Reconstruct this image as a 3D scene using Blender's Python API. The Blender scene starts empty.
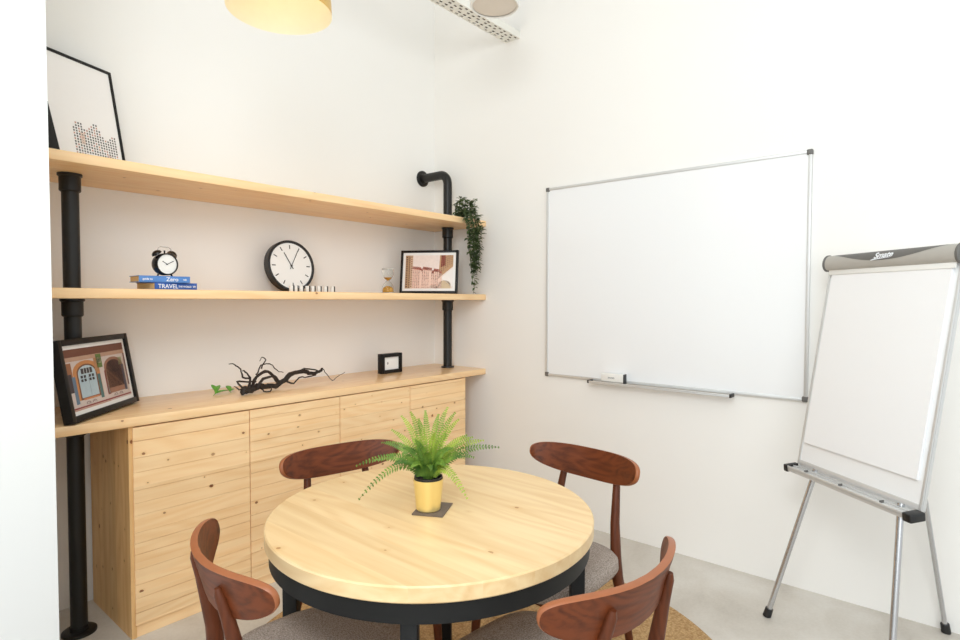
import bpy, bmesh, math, random
from mathutils import Vector, Matrix, Euler
random.seed(7)
C = bpy.context.scene.collection
PI = math.pi
R = math.radians

# ------------------------------------------------------------------ materials
MATS = {}
def new_mat(name):
    m = bpy.data.materials.new(name); m.use_nodes = True
    nt = m.node_tree; b = nt.nodes['Principled BSDF']
    MATS[name] = m
    return m, nt, b
def srgb(r, g, b):
    f = lambda c: (c/255/12.92) if c/255 <= .04045 else ((c/255+.055)/1.055)**2.4
    return (f(r), f(g), f(b), 1)
def plain(name, col, rough=.5, metal=0., noise=.04, nscale=30, bump=0., spec=None, coat=0.):
    m, nt, b = new_mat(name)
    N, L = nt.nodes, nt.links
    tc = N.new('ShaderNodeTexCoord'); no = N.new('ShaderNodeTexNoise')
    no.inputs['Scale'].default_value = nscale; no.inputs['Detail'].default_value = 4
    L.new(tc.outputs['Object'], no.inputs['Vector'])
    mx = N.new('ShaderNodeMix'); mx.data_type = 'RGBA'
    mx.inputs[6].default_value = tuple(max(0, c*(1-noise)) for c in col[:3])+(1,)
    mx.inputs[7].default_value = tuple(min(1, c*(1+noise)) for c in col[:3])+(1,)
    L.new(no.outputs['Fac'], mx.inputs[0]); L.new(mx.outputs[2], b.inputs['Base Color'])
    b.inputs['Roughness'].default_value = rough; b.inputs['Metallic'].default_value = metal
    if spec is not None: b.inputs['Specular IOR Level'].default_value = spec
    if coat: b.inputs['Coat Weight'].default_value = coat; b.inputs['Coat Roughness'].default_value = .12
    if bump:
        bp = N.new('ShaderNodeBump'); bp.inputs['Strength'].default_value = bump; bp.inputs['Distance'].default_value = .002
        L.new(no.outputs['Fac'], bp.inputs['Height']); L.new(bp.outputs['Normal'], b.inputs['Normal'])
    return m
def math_node(nt, op, a, b=None):
    n = nt.nodes.new('ShaderNodeMath'); n.operation = op
    for i, v in enumerate((a, b)):
        if v is None: continue
        if isinstance(v, (int, float)): n.inputs[i].default_value = v
        else: nt.links.new(v, n.inputs[i])
    return n.outputs[0]
def ramp(nt, fac, stops):
    n = nt.nodes.new('ShaderNodeValToRGB'); nt.links.new(fac, n.inputs['Fac'])
    while len(n.color_ramp.elements) < len(stops): n.color_ramp.elements.new(.5)
    for e, (p, c) in zip(n.color_ramp.elements, stops): e.position = p; e.color = c
    return n.outputs['Color']
def mixc(nt, fac, a, b, mode='MIX'):
    n = nt.nodes.new('ShaderNodeMix'); n.data_type = 'RGBA'; n.blend_type = mode
    for i, v in ((0, fac), (6, a), (7, b)):
        if isinstance(v, (int, float, tuple)): n.inputs[i].default_value = v
        else: nt.links.new(v, n.inputs[i])
    return n.outputs[2]
def wood(name, u, v, light, dark, knot=srgb(124, 66, 32), board=.11, knots=True, rough=.45, gs=1.0, contrast=1., tint=.06, seed=0., coat=0., kscale=5.5, ksize=1., spec=None):
    """u = grain axis, v = across axis ('x','y','z')."""
    m, nt, b = new_mat(name); N, L = nt.nodes, nt.links
    tc = N.new('ShaderNodeTexCoord'); sp = N.new('ShaderNodeSeparateXYZ')
    L.new(tc.outputs['Object'], sp.inputs[0])
    U = sp.outputs['xyz'.index(u)]; V = sp.outputs['xyz'.index(v)]
    W = sp.outputs['xyz'.index(({'x','y','z'}-{u, v}).pop())]
    bi = math_node(nt, 'FLOOR', math_node(nt, 'DIVIDE', V, board))
    wn = N.new('ShaderNodeTexWhiteNoise'); wn.noise_dimensions = '1D'
    L.new(math_node(nt, 'ADD', bi, seed), wn.inputs['W'])
    off = math_node(nt, 'MULTIPLY', wn.outputs['Value'], 9.)
    cb = N.new('ShaderNodeCombineXYZ')
    L.new(math_node(nt, 'ADD', math_node(nt, 'MULTIPLY', U, 1.6*gs), off), cb.inputs[0])
    L.new(math_node(nt, 'MULTIPLY', V, 26.*gs), cb.inputs[1])
    L.new(math_node(nt, 'MULTIPLY', W, 26.*gs), cb.inputs[2])
    no = N.new('ShaderNodeTexNoise'); no.inputs['Scale'].default_value = 1.
    no.inputs['Detail'].default_value = 5; no.inputs['Roughness'].default_value = .55; no.inputs['Distortion'].default_value = .6
    L.new(cb.outputs[0], no.inputs['Vector'])
    # rings : sine of a slow noise
    cb2 = N.new('ShaderNodeCombineXYZ')
    L.new(math_node(nt, 'ADD', math_node(nt, 'MULTIPLY', U, .9*gs), off), cb2.inputs[0])
    L.new(math_node(nt, 'MULTIPLY', V, 5.*gs), cb2.inputs[1]); L.new(math_node(nt, 'MULTIPLY', W, 5.*gs), cb2.inputs[2])
    n2 = N.new('ShaderNodeTexNoise'); n2.inputs['Scale'].default_value = 1.; n2.inputs['Detail'].default_value = 1.5
    L.new(cb2.outputs[0], n2.inputs['Vector'])
    rg = math_node(nt, 'SINE', math_node(nt, 'MULTIPLY', n2.outputs['Fac'], 70.))
    f = math_node(nt, 'ADD', math_node(nt, 'MULTIPLY', no.outputs['Fac'], .75), math_node(nt, 'MULTIPLY', rg, .09))
    col = ramp(nt, f, [(.5-.28/contrast, light), (.5+.3/contrast, dark)])
    tv = math_node(nt, 'ADD', math_node(nt, 'MULTIPLY', wn.outputs['Value'], 2*tint), 1-tint)
    cc = N.new('ShaderNodeCombineXYZ')
    for i in range(3): L.new(tv, cc.inputs[i])
    col = mixc(nt, 1., col, cc.outputs[0], 'MULTIPLY')
    if knots:
        cb3 = N.new('ShaderNodeCombineXYZ')
        L.new(math_node(nt, 'ADD', math_node(nt, 'MULTIPLY', U, .8), off), cb3.inputs[0]); L.new(math_node(nt, 'ADD', math_node(nt, 'ADD', V, W), seed*3.7), cb3.inputs[1])
        vo = N.new('ShaderNodeTexVoronoi'); vo.voronoi_dimensions = '2D'; vo.inputs['Scale'].default_value = kscale
        L.new(cb3.outputs[0], vo.inputs['Vector'])
        n3 = N.new('ShaderNodeTexNoise'); n3.inputs['Scale'].default_value = 60.; L.new(tc.outputs['Object'], n3.inputs['Vector'])
        d = math_node(nt, 'ADD', vo.outputs['Distance'], math_node(nt, 'MULTIPLY', math_node(nt, 'SUBTRACT', n3.outputs['Fac'], .5), .035))
        sc = N.new('ShaderNodeSeparateColor'); L.new(vo.outputs['Color'], sc.inputs[0])
        size = math_node(nt, 'MULTIPLY', math_node(nt, 'SUBTRACT', sc.outputs[0], .30), .085*ksize)
        k = math_node(nt, 'LESS_THAN', d, size)
        ring = N.new('ShaderNodeMapRange'); L.new(math_node(nt, 'SUBTRACT', d, size), ring.inputs[0])
        ring.inputs[1].default_value = 0; ring.inputs[2].default_value = .07; ring.inputs[3].default_value = .45; ring.inputs[4].default_value = 0
        has = math_node(nt, 'GREATER_THAN', sc.outputs[0], .33)
        col = mixc(nt, math_node(nt, 'MULTIPLY', ring.outputs[0], has), col, dark)
        col = mixc(nt, math_node(nt, 'MULTIPLY', math_node(nt, 'MULTIPLY', k, has), math_node(nt, 'ADD', math_node(nt, 'MULTIPLY', sc.outputs[1], .45), .50)), col, knot)
    L.new(col, b.inputs['Base Color'])
    b.inputs['Roughness'].default_value = rough
    if spec is not None: b.inputs['Specular IOR Level'].default_value = spec
    if coat: b.inputs['Coat Weight'].default_value = coat; b.inputs['Coat Roughness'].default_value = .2
    bp = N.new('ShaderNodeBump'); bp.inputs['Strength'].default_value = .08; bp.inputs['Distance'].default_value = .001
    L.new(no.outputs['Fac'], bp.inputs['Height']); L.new(bp.outputs['Normal'], b.inputs['Normal'])
    return m

PL, PD = srgb(253, 217, 168), srgb(238, 189, 131)
wood('pine_front', 'x', 'z', PL, PD, board=.0633, rough=.5, tint=.05, seed=3, kscale=8.5, ksize=1.05)
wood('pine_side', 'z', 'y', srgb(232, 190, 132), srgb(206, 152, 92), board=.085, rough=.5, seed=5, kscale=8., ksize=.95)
wood('pine_top', 'x', 'y', PL, PD, board=.12, rough=.3, tint=.03, seed=8, coat=.35, kscale=4., ksize=.6)
wood('pine_shelf', 'x', 'y', PL, PD, board=.14, rough=.42, tint=.03, seed=12, kscale=4., ksize=.6)
wood('pine_table', 'y', 'x', srgb(240, 211, 163), srgb(219, 176, 118), board=.13, rough=.36, tint=.03, seed=21, kscale=4.5, ksize=.55, knot=srgb(176, 122, 66))
wood('walnut_board', 'x', 'z', srgb(112, 55, 27), srgb(54, 26, 13), board=5., knots=False, rough=.4, gs=2.2, tint=0, contrast=1.25, spec=.28)
wood('walnut_leg', 'z', 'x', srgb(100, 50, 26), srgb(60, 29, 15), board=5., knots=False, rough=.4, gs=2.5, tint=0, spec=.28)
plain('walnut_edge', srgb(156, 92, 55), .38, noise=.12, nscale=40)

plain('wall_paint', srgb(244, 242, 238), .75, noise=.006, nscale=3, bump=.02)
plain('ceiling_paint', srgb(245, 244, 241), .85, noise=.006)
plain('partition_paint', srgb(228, 228, 226), .7, noise=.005, nscale=2)
plain('black_metal', srgb(29, 28, 26), .42, .2, noise=.1, nscale=18)
plain('black_table_metal', srgb(25, 25, 25), .5, .1, noise=.06, spec=.3)
plain('black_frame', srgb(20, 18, 17), .45, noise=.1, spec=.3)
plain('black_plastic', srgb(28, 28, 29), .4, noise=.05)
plain('black_gloss', srgb(20, 20, 21), .2, noise=.05)
plain('grey_plastic', srgb(105, 103, 100), .45, noise=.03)
plain('light_grey_plastic', srgb(178, 174, 167), .45, noise=.03)
plain('aluminium', srgb(214, 214, 213), .4, .35, noise=.04, nscale=12)
plain('chrome', srgb(196, 196, 198), .25, .8, noise=.03)
plain('board_white', srgb(242, 243, 244), .22, noise=.004, nscale=3)
plain('paper_white', srgb(244, 244, 245), .7, noise=.004)
plain('mat_white', srgb(243, 241, 238), .6, noise=.005)
plain('dial_white', srgb(242, 241, 238), .4, noise=.004)
plain('white_plastic', srgb(238, 237, 233), .45, noise=.01)
plain('tray_white', srgb(236, 234, 226), .5, noise=.01)
plain('disc_beige', srgb(232, 225, 215), .6, noise=.015)
plain('gold_pot', srgb(240, 216, 142), .28, .6, noise=.05, nscale=8)
plain('gold_outer', srgb(222, 184, 104), .35, .7, noise=.04)
plain('gold_inner', srgb(252, 246, 226), .5, .1, noise=.03)
plain('soil', srgb(28, 24, 21), .9, noise=.4, nscale=90, bump=.4)
plain('coaster_dark', srgb(104, 90, 78), .6, noise=.25, nscale=60)
plain('book_blue_light', srgb(84, 136, 206), .4, noise=.1, nscale=14)
plain('book_blue_dark', srgb(45, 92, 176), .4, noise=.1, nscale=14)
plain('page_cream', srgb(232, 196, 140), .8, noise=.12, nscale=120)
plain('letter_white', srgb(240, 242, 246), .5, noise=.01)
plain('letter_grey', srgb(120, 122, 126), .5, noise=.01)
plain('branch_dark', srgb(42, 33, 26), .7, noise=.35, nscale=60, bump=.5)
plain('sand', srgb(214, 158, 66), .9, noise=.15, nscale=300)
plain('leaf_fresh', srgb(104, 172, 60), .5, noise=.2, nscale=40)
def concrete():
    m, nt, b = new_mat('concrete'); N, L = nt.nodes, nt.links
    tc = N.new('ShaderNodeTexCoord')
    a = N.new('ShaderNodeTexNoise'); a.inputs['Scale'].default_value = 2.6; a.inputs['Detail'].default_value = 8; a.inputs['Distortion'].default_value = .5
    c = N.new('ShaderNodeTexNoise'); c.inputs['Scale'].default_value = 70; c.inputs['Detail'].default_value = 3
    v = N.new('ShaderNodeTexVoronoi'); v.inputs['Scale'].default_value = 38
    for n in (a, c, v): L.new(tc.outputs['Object'], n.inputs['Vector'])
    col = ramp(nt, a.outputs['Fac'], [(.3, srgb(186, 179, 169)), (.5, srgb(204, 198, 189)), (.68, srgb(216, 212, 205))])
    col = mixc(nt, .12, col, c.outputs['Fac'], 'OVERLAY')
    sp = math_node(nt, 'LESS_THAN', v.outputs['Distance'], .05)
    col = mixc(nt, math_node(nt, 'MULTIPLY', sp, .4), col, srgb(150, 140, 128))
    L.new(col, b.inputs['Base Color']); b.inputs['Roughness'].default_value = .42
concrete()
def jute():
    m, nt, b = new_mat('jute'); N, L = nt.nodes, nt.links
    tc = N.new('ShaderNodeTexCoord')
    v = N.new('ShaderNodeTexVoronoi'); v.inputs['Scale'].default_value = 110
    n = N.new('ShaderNodeTexNoise'); n.inputs['Scale'].default_value = 60; n.inputs['Detail'].default_value = 4
    for q in (v, n): L.new(tc.outputs['Object'], q.inputs['Vector'])
    col = ramp(nt, v.outputs['Distance'], [(.05, srgb(206, 172, 122)), (.75, srgb(150, 112, 68))])
    col = mixc(nt, .35, col, ramp(nt, n.outputs['Fac'], [(.3, srgb(150, 112, 70)), (.7, srgb(214, 182, 134))]))
    L.new(col, b.inputs['Base Color']); b.inputs['Roughness'].default_value = .95
    bp = N.new('ShaderNodeBump'); bp.inputs['Strength'].default_value = .5; bp.inputs['Distance'].default_value = .004; bp.invert = True
    L.new(v.outputs['Distance'], bp.inputs['Height']); L.new(bp.outputs['Normal'], b.inputs['Normal'])
jute()
def fabric():
    m, nt, b = new_mat('seat_fabric'); N, L = nt.nodes, nt.links
    tc = N.new('ShaderNodeTexCoord'); n = N.new('ShaderNodeTexNoise'); n.inputs['Scale'].default_value = 260; n.inputs['Detail'].default_value = 3
    L.new(tc.outputs['Object'], n.inputs['Vector'])
    L.new(ramp(nt, n.outputs['Fac'], [(.35, srgb(126, 112, 102)), (.65, srgb(178, 165, 155))]), b.inputs['Base Color'])
    b.inputs['Roughness'].default_value = .95
    bp = N.new('ShaderNodeBump'); bp.inputs['Strength'].default_value = .35; bp.inputs['Distance'].default_value = .002
    L.new(n.outputs['Fac'], bp.inputs['Height']); L.new(bp.outputs['Normal'], b.inputs['Normal'])
fabric()
def leafmat(name, a, c, sc=25):
    m, nt, b = new_mat(name); N, L = nt.nodes, nt.links
    tc = N.new('ShaderNodeTexCoord'); n = N.new('ShaderNodeTexNoise'); n.inputs['Scale'].default_value = sc; n.inputs['Detail'].default_value = 2
    L.new(tc.outputs['Object'], n.inputs['Vector'])
    L.new(ramp(nt, n.outputs['Fac'], [(.35, a), (.65, c)]), b.inputs['Base Color']); b.inputs['Roughness'].default_value = .5
    tr = N.new('ShaderNodeBsdfTranslucent'); L.new(n.outputs['Fac'], tr.inputs['Normal']) if False else None
    tr.inputs['Color'].default_value = c
    ms = N.new('ShaderNodeMixShader'); ms.inputs[0].default_value = .25
    out = N['Material Output']; L.new(b.outputs[0], ms.inputs[1]); L.new(tr.outputs[0], ms.inputs[2]); L.new(ms.outputs[0], out.inputs['Surface'])
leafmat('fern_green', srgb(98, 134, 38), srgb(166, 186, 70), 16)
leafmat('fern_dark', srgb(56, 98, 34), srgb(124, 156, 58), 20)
leafmat('ivy_green', srgb(34, 54, 32), srgb(100, 118, 72), 60)
def glass():
    m, nt, b = new_mat('clear_glass')
    b.inputs['Transmission Weight'].default_value = 1.; b.inputs['Roughness'].default_value = .0; b.inputs['IOR'].default_value = 1.2
    b.inputs['Base Color'].default_value = (.98, .99, .98, 1)
glass()
def emis(name, col, s):
    m, nt, b = new_mat(name); b.inputs['Base Color'].default_value = col
    b.inputs['Emission Color'].default_value = col; b.inputs['Emission Strength'].default_value = s
emis('bulb_glow', srgb(255, 240, 205), 9.)
_pc = {}
def ink(r, g, b):
    k = 'print_ink_%d_%d_%d' % (r, g, b)
    if k not in MATS: plain(k, srgb(r, g, b), .5, noise=.10 if min(r, g, b) < 215 else .012, nscale=60)
    return k

# ------------------------------------------------------------------ mesh builder
class MB:
    def __init__(s): s.bm = bmesh.new(); s.slots = []; s.cur = 0
    def mat(s, name):
        if name not in s.slots: s.slots.append(name)
        s.cur = s.slots.index(name); return s
    def _mark(s, faces):
        for f in faces: f.material_index = s.cur
    def poly(s, pts):
        f = s.bm.faces.new([s.bm.verts.new(p) for p in pts]); f.material_index = s.cur; return f
    def box(s, a, b, bev=0., seg=2, M=None):
        lo = [min(x, y) for x, y in zip(a, b)]; hi = [max(x, y) for x, y in zip(a, b)]
        r = bmesh.ops.create_cube(s.bm, size=1.)
        for v in r['verts']: v.co = Vector([(lo[i]+hi[i])/2+v.co[i]*(hi[i]-lo[i]) for i in range(3)])
        vs = r['verts']; faces = list({f for v in vs for f in v.link_faces}); s._mark(faces)
        if bev:
            es = list({e for v in vs for e in v.link_edges})
            rr = bmesh.ops.bevel(s.bm, geom=es, offset=bev, segments=seg, profile=.5, affect='EDGES')
            s._mark(rr['faces']); vs = list({v for f in rr['faces'] for v in f.verts} | {v for v in vs if v.is_valid})
        if M is not None:
            for v in vs: v.co = M @ v.co
        return s
    def loft(s, pts, radii, n=12, cap=True, up=None):
        """tube through pts; radii = r or (rx, ry) per point."""
        pts = [Vector(p) for p in pts]; rings = []
        prev = None
        for i, p in enumerate(pts):
            t = (pts[min(i+1, len(pts)-1)]-pts[max(i-1, 0)]).normalized()
            if prev is None:
                ref = Vector(up) if up else (Vector((1, 0, 0)) if abs(t.x) < .9 else Vector((0, 1, 0)))
            else: ref = prev
            x = (ref-t*ref.dot(t)).normalized(); y = t.cross(x); prev = x
            r = radii[i] if isinstance(radii, (list, tuple)) else radii
            rx, ry = r if isinstance(r, (list, tuple)) else (r, r)
            rings.append([s.bm.verts.new(p+x*math.cos(2*PI*k/n)*rx+y*math.sin(2*PI*k/n)*ry) for k in range(n)])
        fs = []
        for a, b in zip(rings, rings[1:]):
            for k in range(n): fs.append(s.bm.faces.new((a[k], a[(k+1) % n], b[(k+1) % n], b[k])))
        if cap: fs.append(s.bm.faces.new(rings[0][::-1])); fs.append(s.bm.faces.new(rings[-1]))
        s._mark(fs); return s
    def lathe(s, prof, n=48, c=(0, 0, 0), closed=False, M=None, cap=True):
        """prof = [(r,z)...] about local z."""
        rings = []; c = Vector(c); fs = []
        for r, z in prof:
            if r < 1e-6: rings.append([s.bm.verts.new((c.x, c.y, c.z+z))]*n)
            else: rings.append([s.bm.verts.new((c.x+r*math.cos(2*PI*k/n), c.y+r*math.sin(2*PI*k/n), c.z+z)) for k in range(n)])
        pr = list(zip(rings, rings[1:]))
        if closed: pr.append((rings[-1], rings[0]))
        for a, b in pr:
            for k in range(n):
                q = []
                for v in (a[k], a[(k+1) % n], b[(k+1) % n], b[k]):
                    if v not in q: q.append(v)
                if len(q) >= 3: fs.append(s.bm.faces.new(q))
        if cap and not closed:
            if len(set(rings[0])) > 1: fs.append(s.bm.faces.new(rings[0][::-1]))
            if len(set(rings[-1])) > 1: fs.append(s.bm.faces.new(rings[-1]))
        s._mark(fs)
        if M is not None:
            for v in {v for r in rings for v in r}: v.co = M @ v.co
        return s
    def xform(s, M):
        bmesh.ops.transform(s.bm, matrix=M, verts=s.bm.verts[:]); return s
    def build(s, name, mat=None, parent=None, smooth=True, angle=35, loc=None):
        if mat and not s.slots: s.slots = [mat]
        bmesh.ops.recalc_face_normals(s.bm, faces=s.bm.faces[:]) if s.bm.faces else None
        me = bpy.data.meshes.new(name); s.bm.to_mesh(me); s.bm.free()
        for n in s.slots: me.materials.append(MATS[n])
        if smooth:
            for p in me.polygons: p.use_smooth = True
            try: me.set_sharp_from_angle(angle=R(angle))
            except Exception: pass
        o = bpy.data.objects.new(name, me); C.objects.link(o)
        if parent: o.parent = parent
        if loc: o.location = loc
        return o
def tag(o, label=None, cat=None, group=None, kind=None):
    if label: o['label'] = label
    if cat: o['category'] = cat
    if group: o['group'] = group
    if kind: o['kind'] = kind
    return o
def thing(name, label, cat, loc=(0, 0, 0), rot=(0, 0, 0), group=None):
    o = bpy.data.objects.new(name, None); C.objects.link(o); o.location = loc; o.rotation_euler = rot
    o.empty_display_size = .1
    return tag(o, label, cat, group)
def text_mesh(name, body, size, mat, parent, M, extrude=.0004, shear=0., align='LEFT', bold=0.):
    cu = bpy.data.curves.new(name, 'FONT'); cu.body = body; cu.size = size; cu.extrude = extrude; cu.shear = shear; cu.align_x = align
    cu.offset = bold
    t = bpy.data.objects.new(name, cu); C.objects.link(t)
    bpy.context.view_layer.update()
    me = bpy.data.meshes.new_from_object(t.evaluated_get(bpy.context.evaluated_depsgraph_get()))
    bpy.data.objects.remove(t); bpy.data.curves.remove(cu)
    me.transform(M); me.materials.clear(); me.materials.append(MATS[mat])
    o = bpy.data.objects.new(name, me); C.objects.link(o); o.parent = parent
    return o
def copy_tree(o, parent=None):
    c = o.copy(); C.objects.link(c)
    if parent: c.parent = parent
    for ch in [x for x in o.children]: copy_tree(ch, c)
    return c

# ------------------------------------------------------------------ setting
def struct(name, a, b, mat):
    o = MB().box(a, b).build(name, mat, smooth=False); o['kind'] = 'structure'; return o
LX = -2.664
CZ = 3.95
struct('floor', (-6.2, -6.2, -.1), (.15, .15, 0), 'concrete')
struct('wall_back', (LX-.15, 0, 0), (0, .15, CZ), 'wall_paint')
struct('wall_right', (0, -6.2, 0), (.15, .15, CZ), 'wall_paint')
struct('wall_left', (-6.2, -1.1, 0), (LX, 0, CZ), 'partition_paint')
struct('ceiling', (-6.2, -6.2, CZ), (.15, .15, CZ+.1), 'ceiling_paint')

# ------------------------------------------------------------------ cabinet, worktop, shelving
YF = -.51
ZC, ZM, ZT, TH = .925, 1.448, 1.961, .04
X0, X1 = -2.274, -.206
cab = thing('cabinet', 'long pale pine cabinet with four plank doors against the back wall', 'cabinet', ((X0+X1)/2, -.25, 0))
def loc(p, root): return Vector(p)-root.location
bm = MB()
def wb(mb, a, b, root, **k): return mb.box(loc(a, root), loc(b, root), **k)
bm.mat('pine_side'); wb(bm, (X0, -.497, 0), (X0+.02, -.02, ZC-TH-.001), cab, bev=.001)
wb(bm, (X1-.02, -.497, 0), (X1, -.02, ZC-TH-.001), cab, bev=.001)
bm.mat('pine_front'); wb(bm, (X0+.02, -.493, .0), (X1-.02, -.475, .05), cab, bev=.001)
wb(bm, (X0+.02, -.47, .05), (X1-.02, -.02, .07), cab); wb(bm, (X0+.02, -.04, .05), (X1-.02, -.02, ZC-TH-.001), cab)
wb(bm, (X0+.02, -.47, ZC-TH-.022), (X1-.02, -.02, ZC-TH-.001), cab)
bm.build('body', None, cab, smooth=False)
dx = [X0+.012, -1.757, -1.240, -.723, X1-.006]
rd = random.Random(3)
for i in range(4):
    mb = MB()
    z = .054; top = ZC-TH-.005
    zs = [z]
    while zs[-1] < top-.085: zs.append(zs[-1]+rd.uniform(.045, .075))
    zs.append(top)
    for za, zb in zip(zs, zs[1:]):
        g = rd.choice([.0006, .0012, .0016, .002])/2
        wb(mb, (dx[i]+.002, -.505, za+g), (dx[i+1]-.002, -.486, zb-g), cab, bev=.0008, seg=1)
    wb(mb, (dx[i]+.003, -.490, .056), (dx[i+1]-.003, -.486, top-.002), cab)
    mb.build('door', 'pine_front', cab, smooth=False)
top = thing('worktop', 'long pale pine worktop lying across the cabinet', 'worktop', ((LX)/2, -.255, ZC-TH))
mb = MB(); wb(mb, (LX+.002, YF, ZC-TH), (-.003, -.002, ZC), top, bev=.004)
mb.build('board', 'pine_top', top)

unit = thing('shelving_unit', 'wall shelving of two pine boards on black pipe posts above the worktop', 'shelves', (LX/2, -.26, ZC))
for z in (ZT, ZM):
    mb = MB(); wb(mb, (LX+.002, YF, z-TH), (-.003, -.002, z), unit, bev=.004); mb.build('shelf', 'pine_shelf', unit)
PYL, PYR = -.265, -.258
def post(x, y, segs, elbow, base):
    mb = MB(); r = .031
    for za, zb in segs: mb.loft([loc((x, y, za), unit), loc((x, y, zb), unit)], r, 28)
    if elbow:
        z0 = ZT+.001; zt = 2.30; rr = .07
        pts = [(x, y, z0), (x, y, zt-rr)]
        for k in range(1, 9):
            a = k/8*PI/2; pts.append((x, y+rr*(1-math.cos(a)), zt-rr+rr*math.sin(a)))
        pts.append((x, -.012, zt))
        mb.loft([loc(p, unit) for p in pts], r, 28)
    po = mb.build('post', 'black_metal', unit)
    for z in (ZT-TH, ZM-TH):
        c = MB().lathe([(.034, -.075), (.0385, -.07), (.0385, -.014), (.044, -.010), (.044, -.001), (.03, -.001)], 32, loc((x, y, z), unit), cap=False)
        c.build('collar', 'black_metal', po)
    MBb = MB().lathe([(.031, .010), (.044, .009), (.046, .001), (.03, .001)], 32, loc((x, y, ZC), unit), cap=False); MBb.build('base_ring', 'black_metal', po)
    if elbow:
        f = MB().lathe([(.0, 0), (.058, 0), (.058, .008), (.054, .011), (.034, .013), (.034, .03), (.0, .03)], 36, M=Matrix.Translation(loc((x, -.001, 2.30), unit)) @ Matrix.Rotation(PI/2, 4, 'X'))
        f.build('wall_flange', 'black_metal', po)
    if base:
        MB().lathe([(0, .001), (.064, .001), (.064, .009), (.06, .012), (.035, .014), (.035, .03), (0, .03)], 36, loc((x, y, 0), unit)).build('floor_flange', 'black_metal', po)
        MB().lathe([(.034, -.05), (.0385, -.047), (.0385, -.014), (.044, -.010), (.044, -.001), (.03, -.001)], 32, loc((x, y, ZC-TH), unit), cap=False).build('collar', 'black_metal', po)
    return po
post(-2.396, PYL, [(.012, ZC-TH-.001), (ZC+.001, ZM-TH-.001), (ZM+.001, ZT-TH-.001)], False, True)
post(-.128, PYR, [(ZC+.001, ZM-TH-.001), (ZM+.001, ZT-TH-.001)], True, False)

# ------------------------------------------------------------------ pictures
def picture(name, label, cat, BL, az, tilt, w, h, border, mat_w, depth, prints, mat_c='mat_white', lift=.001):
    root = thing(name, label, cat, (BL[0], BL[1], BL[2]+lift+math.sin(tilt)*0), (0, 0, 0))
    root.rotation_mode = 'QUATERNION'
    root.rotation_quaternion = (Matrix.Rotation(az, 3, 'Z') @ Matrix.Rotation(-tilt, 3, 'X')).to_quaternion()
    root.location.z += depth*math.sin(tilt)
    f = MB()
    f.box((0, 0, 0), (border, depth, h), .0015); f.box((w-border, 0, 0), (w, depth, h), .0015)
    f.box((border, 0, 0), (w-border, depth, border), .0015); f.box((border, 0, h-border), (w-border, depth, h), .0015)
    f.box((border*.6, depth*.75, border*.6), (w-border*.6, depth*.98, h-border*.6))
    f.build('frame', 'black_frame', root)
    MB().box((border-.002, depth*.3, border-.002), (w-border+.002, depth*.7, h-border+.002)).build('mount', mat_c, root, smooth=False)
    pw, ph = w-2*border-2*mat_w, h-2*border-2*mat_w
    pm = MB(); y0 = depth*.3-.0006
    for layer, (pts, c) in enumerate(prints):
        pm.mat(ink(*c))
        y = y0-.00004*min(layer, 14)
        pm.poly([(border+mat_w+min(1, max(0, u))*pw, y, border+mat_w+min(1, max(0, v))*ph) for u, v in pts])
    pm.build('print', None, root, smooth=False)
    return root
def rect(a, b, c, d): return [(a, b), (c, b), (c, d), (a, d)]
def arch(cx, y0, y1, rx, ry, n=10):
    return [(cx-rx, y0), (cx+rx, y0)]+[(cx+rx*math.cos(PI*k/n), y1+ry*math.sin(PI*k/n)) for k in range(n+1)]
# shophouse fronts
P = [(rect(0, 0, 1, 1), (206, 192, 186)), (rect(0, .86, 1, 1), (112, 66, 50)), (rect(0, .80, 1, .87), (186, 150, 128)),
     (rect(0, .30, .07, .78), (150, 98, 66)), (rect(.0, .3, .05, .6), (60, 50, 56))]
P += [(arch(.29, .15, .60, .215, .19), (196, 132, 78)), (arch(.29, .15, .58, .16, .15), (120, 74, 48)), (arch(.29, .18, .57, .14, .135), (176, 196, 206))]
P += [(rect(.20, .57, .38, .66), (52, 46, 50))]
for k in range(1, 4): P.append((rect(.20+.045*k-.004, .56, .20+.045*k+.004, .69), (200, 206, 206)))
for x in (.18, .31):
    for yy in (.44, .50): 
        for dxx in (0, .05): P.append((rect(x+dxx, yy, x+dxx+.035, yy+.045), (40, 38, 46)))
P += [(rect(.30, .20, .305, .52), (120, 140, 156)), (rect(.17, .14, .43, .17), (196, 128, 84)), (rect(.05, .10, .10, .55), (96, 118, 140)), (rect(.45, .10, .50, .52), (74, 108, 106)),
      (rect(.43, .56, .50, .80), (176, 126, 84)), (rect(.475, .62, .565, .86), (96, 122, 62)), (rect(.49, .70, .55, .80), (206, 190, 168))]
P += [(arch(.76, .13, .60, .175, .17), (150, 106, 84)), (arch(.76, .22, .58, .14, .14), (72, 44, 40)), (rect(.66, .50, .86, .54), (46, 34, 36)), (rect(.74, .22, .76, .5), (110, 72, 58)),
      (rect(.575, .12, .625, .55), (140, 52, 56)), (rect(.595, .14, .612, .52), (150, 178, 184)), (rect(.90, .12, .945, .60), (86, 92, 110)), (rect(.945, .1, .97, .7), (196, 176, 164)), (rect(.86, .60, .93, .74), (156, 160, 120))]
for k in range(2):
    for x in (.20, .68): P.append((arch(x+.1*k+.03, .07, .08, .035, .035), (150, 130, 126))); P.append((arch(x+.1*k+.03, .07, .075, .025, .026), (226, 216, 212)))
P += [(rect(0, .025, 1, .05), (140, 56, 56)), (rect(0, .0, .6, .02), (196, 160, 140)), (rect(.97, .2, 1, .8), (120, 90, 84))]
picture('picture_frame', 'square deep black frame with a photo of two shophouse doorways on the worktop', 'picture', (-2.468, -.526, ZC), R(46.2), R(9.6), .52, .322, .024, .016, .037, P)
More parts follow.
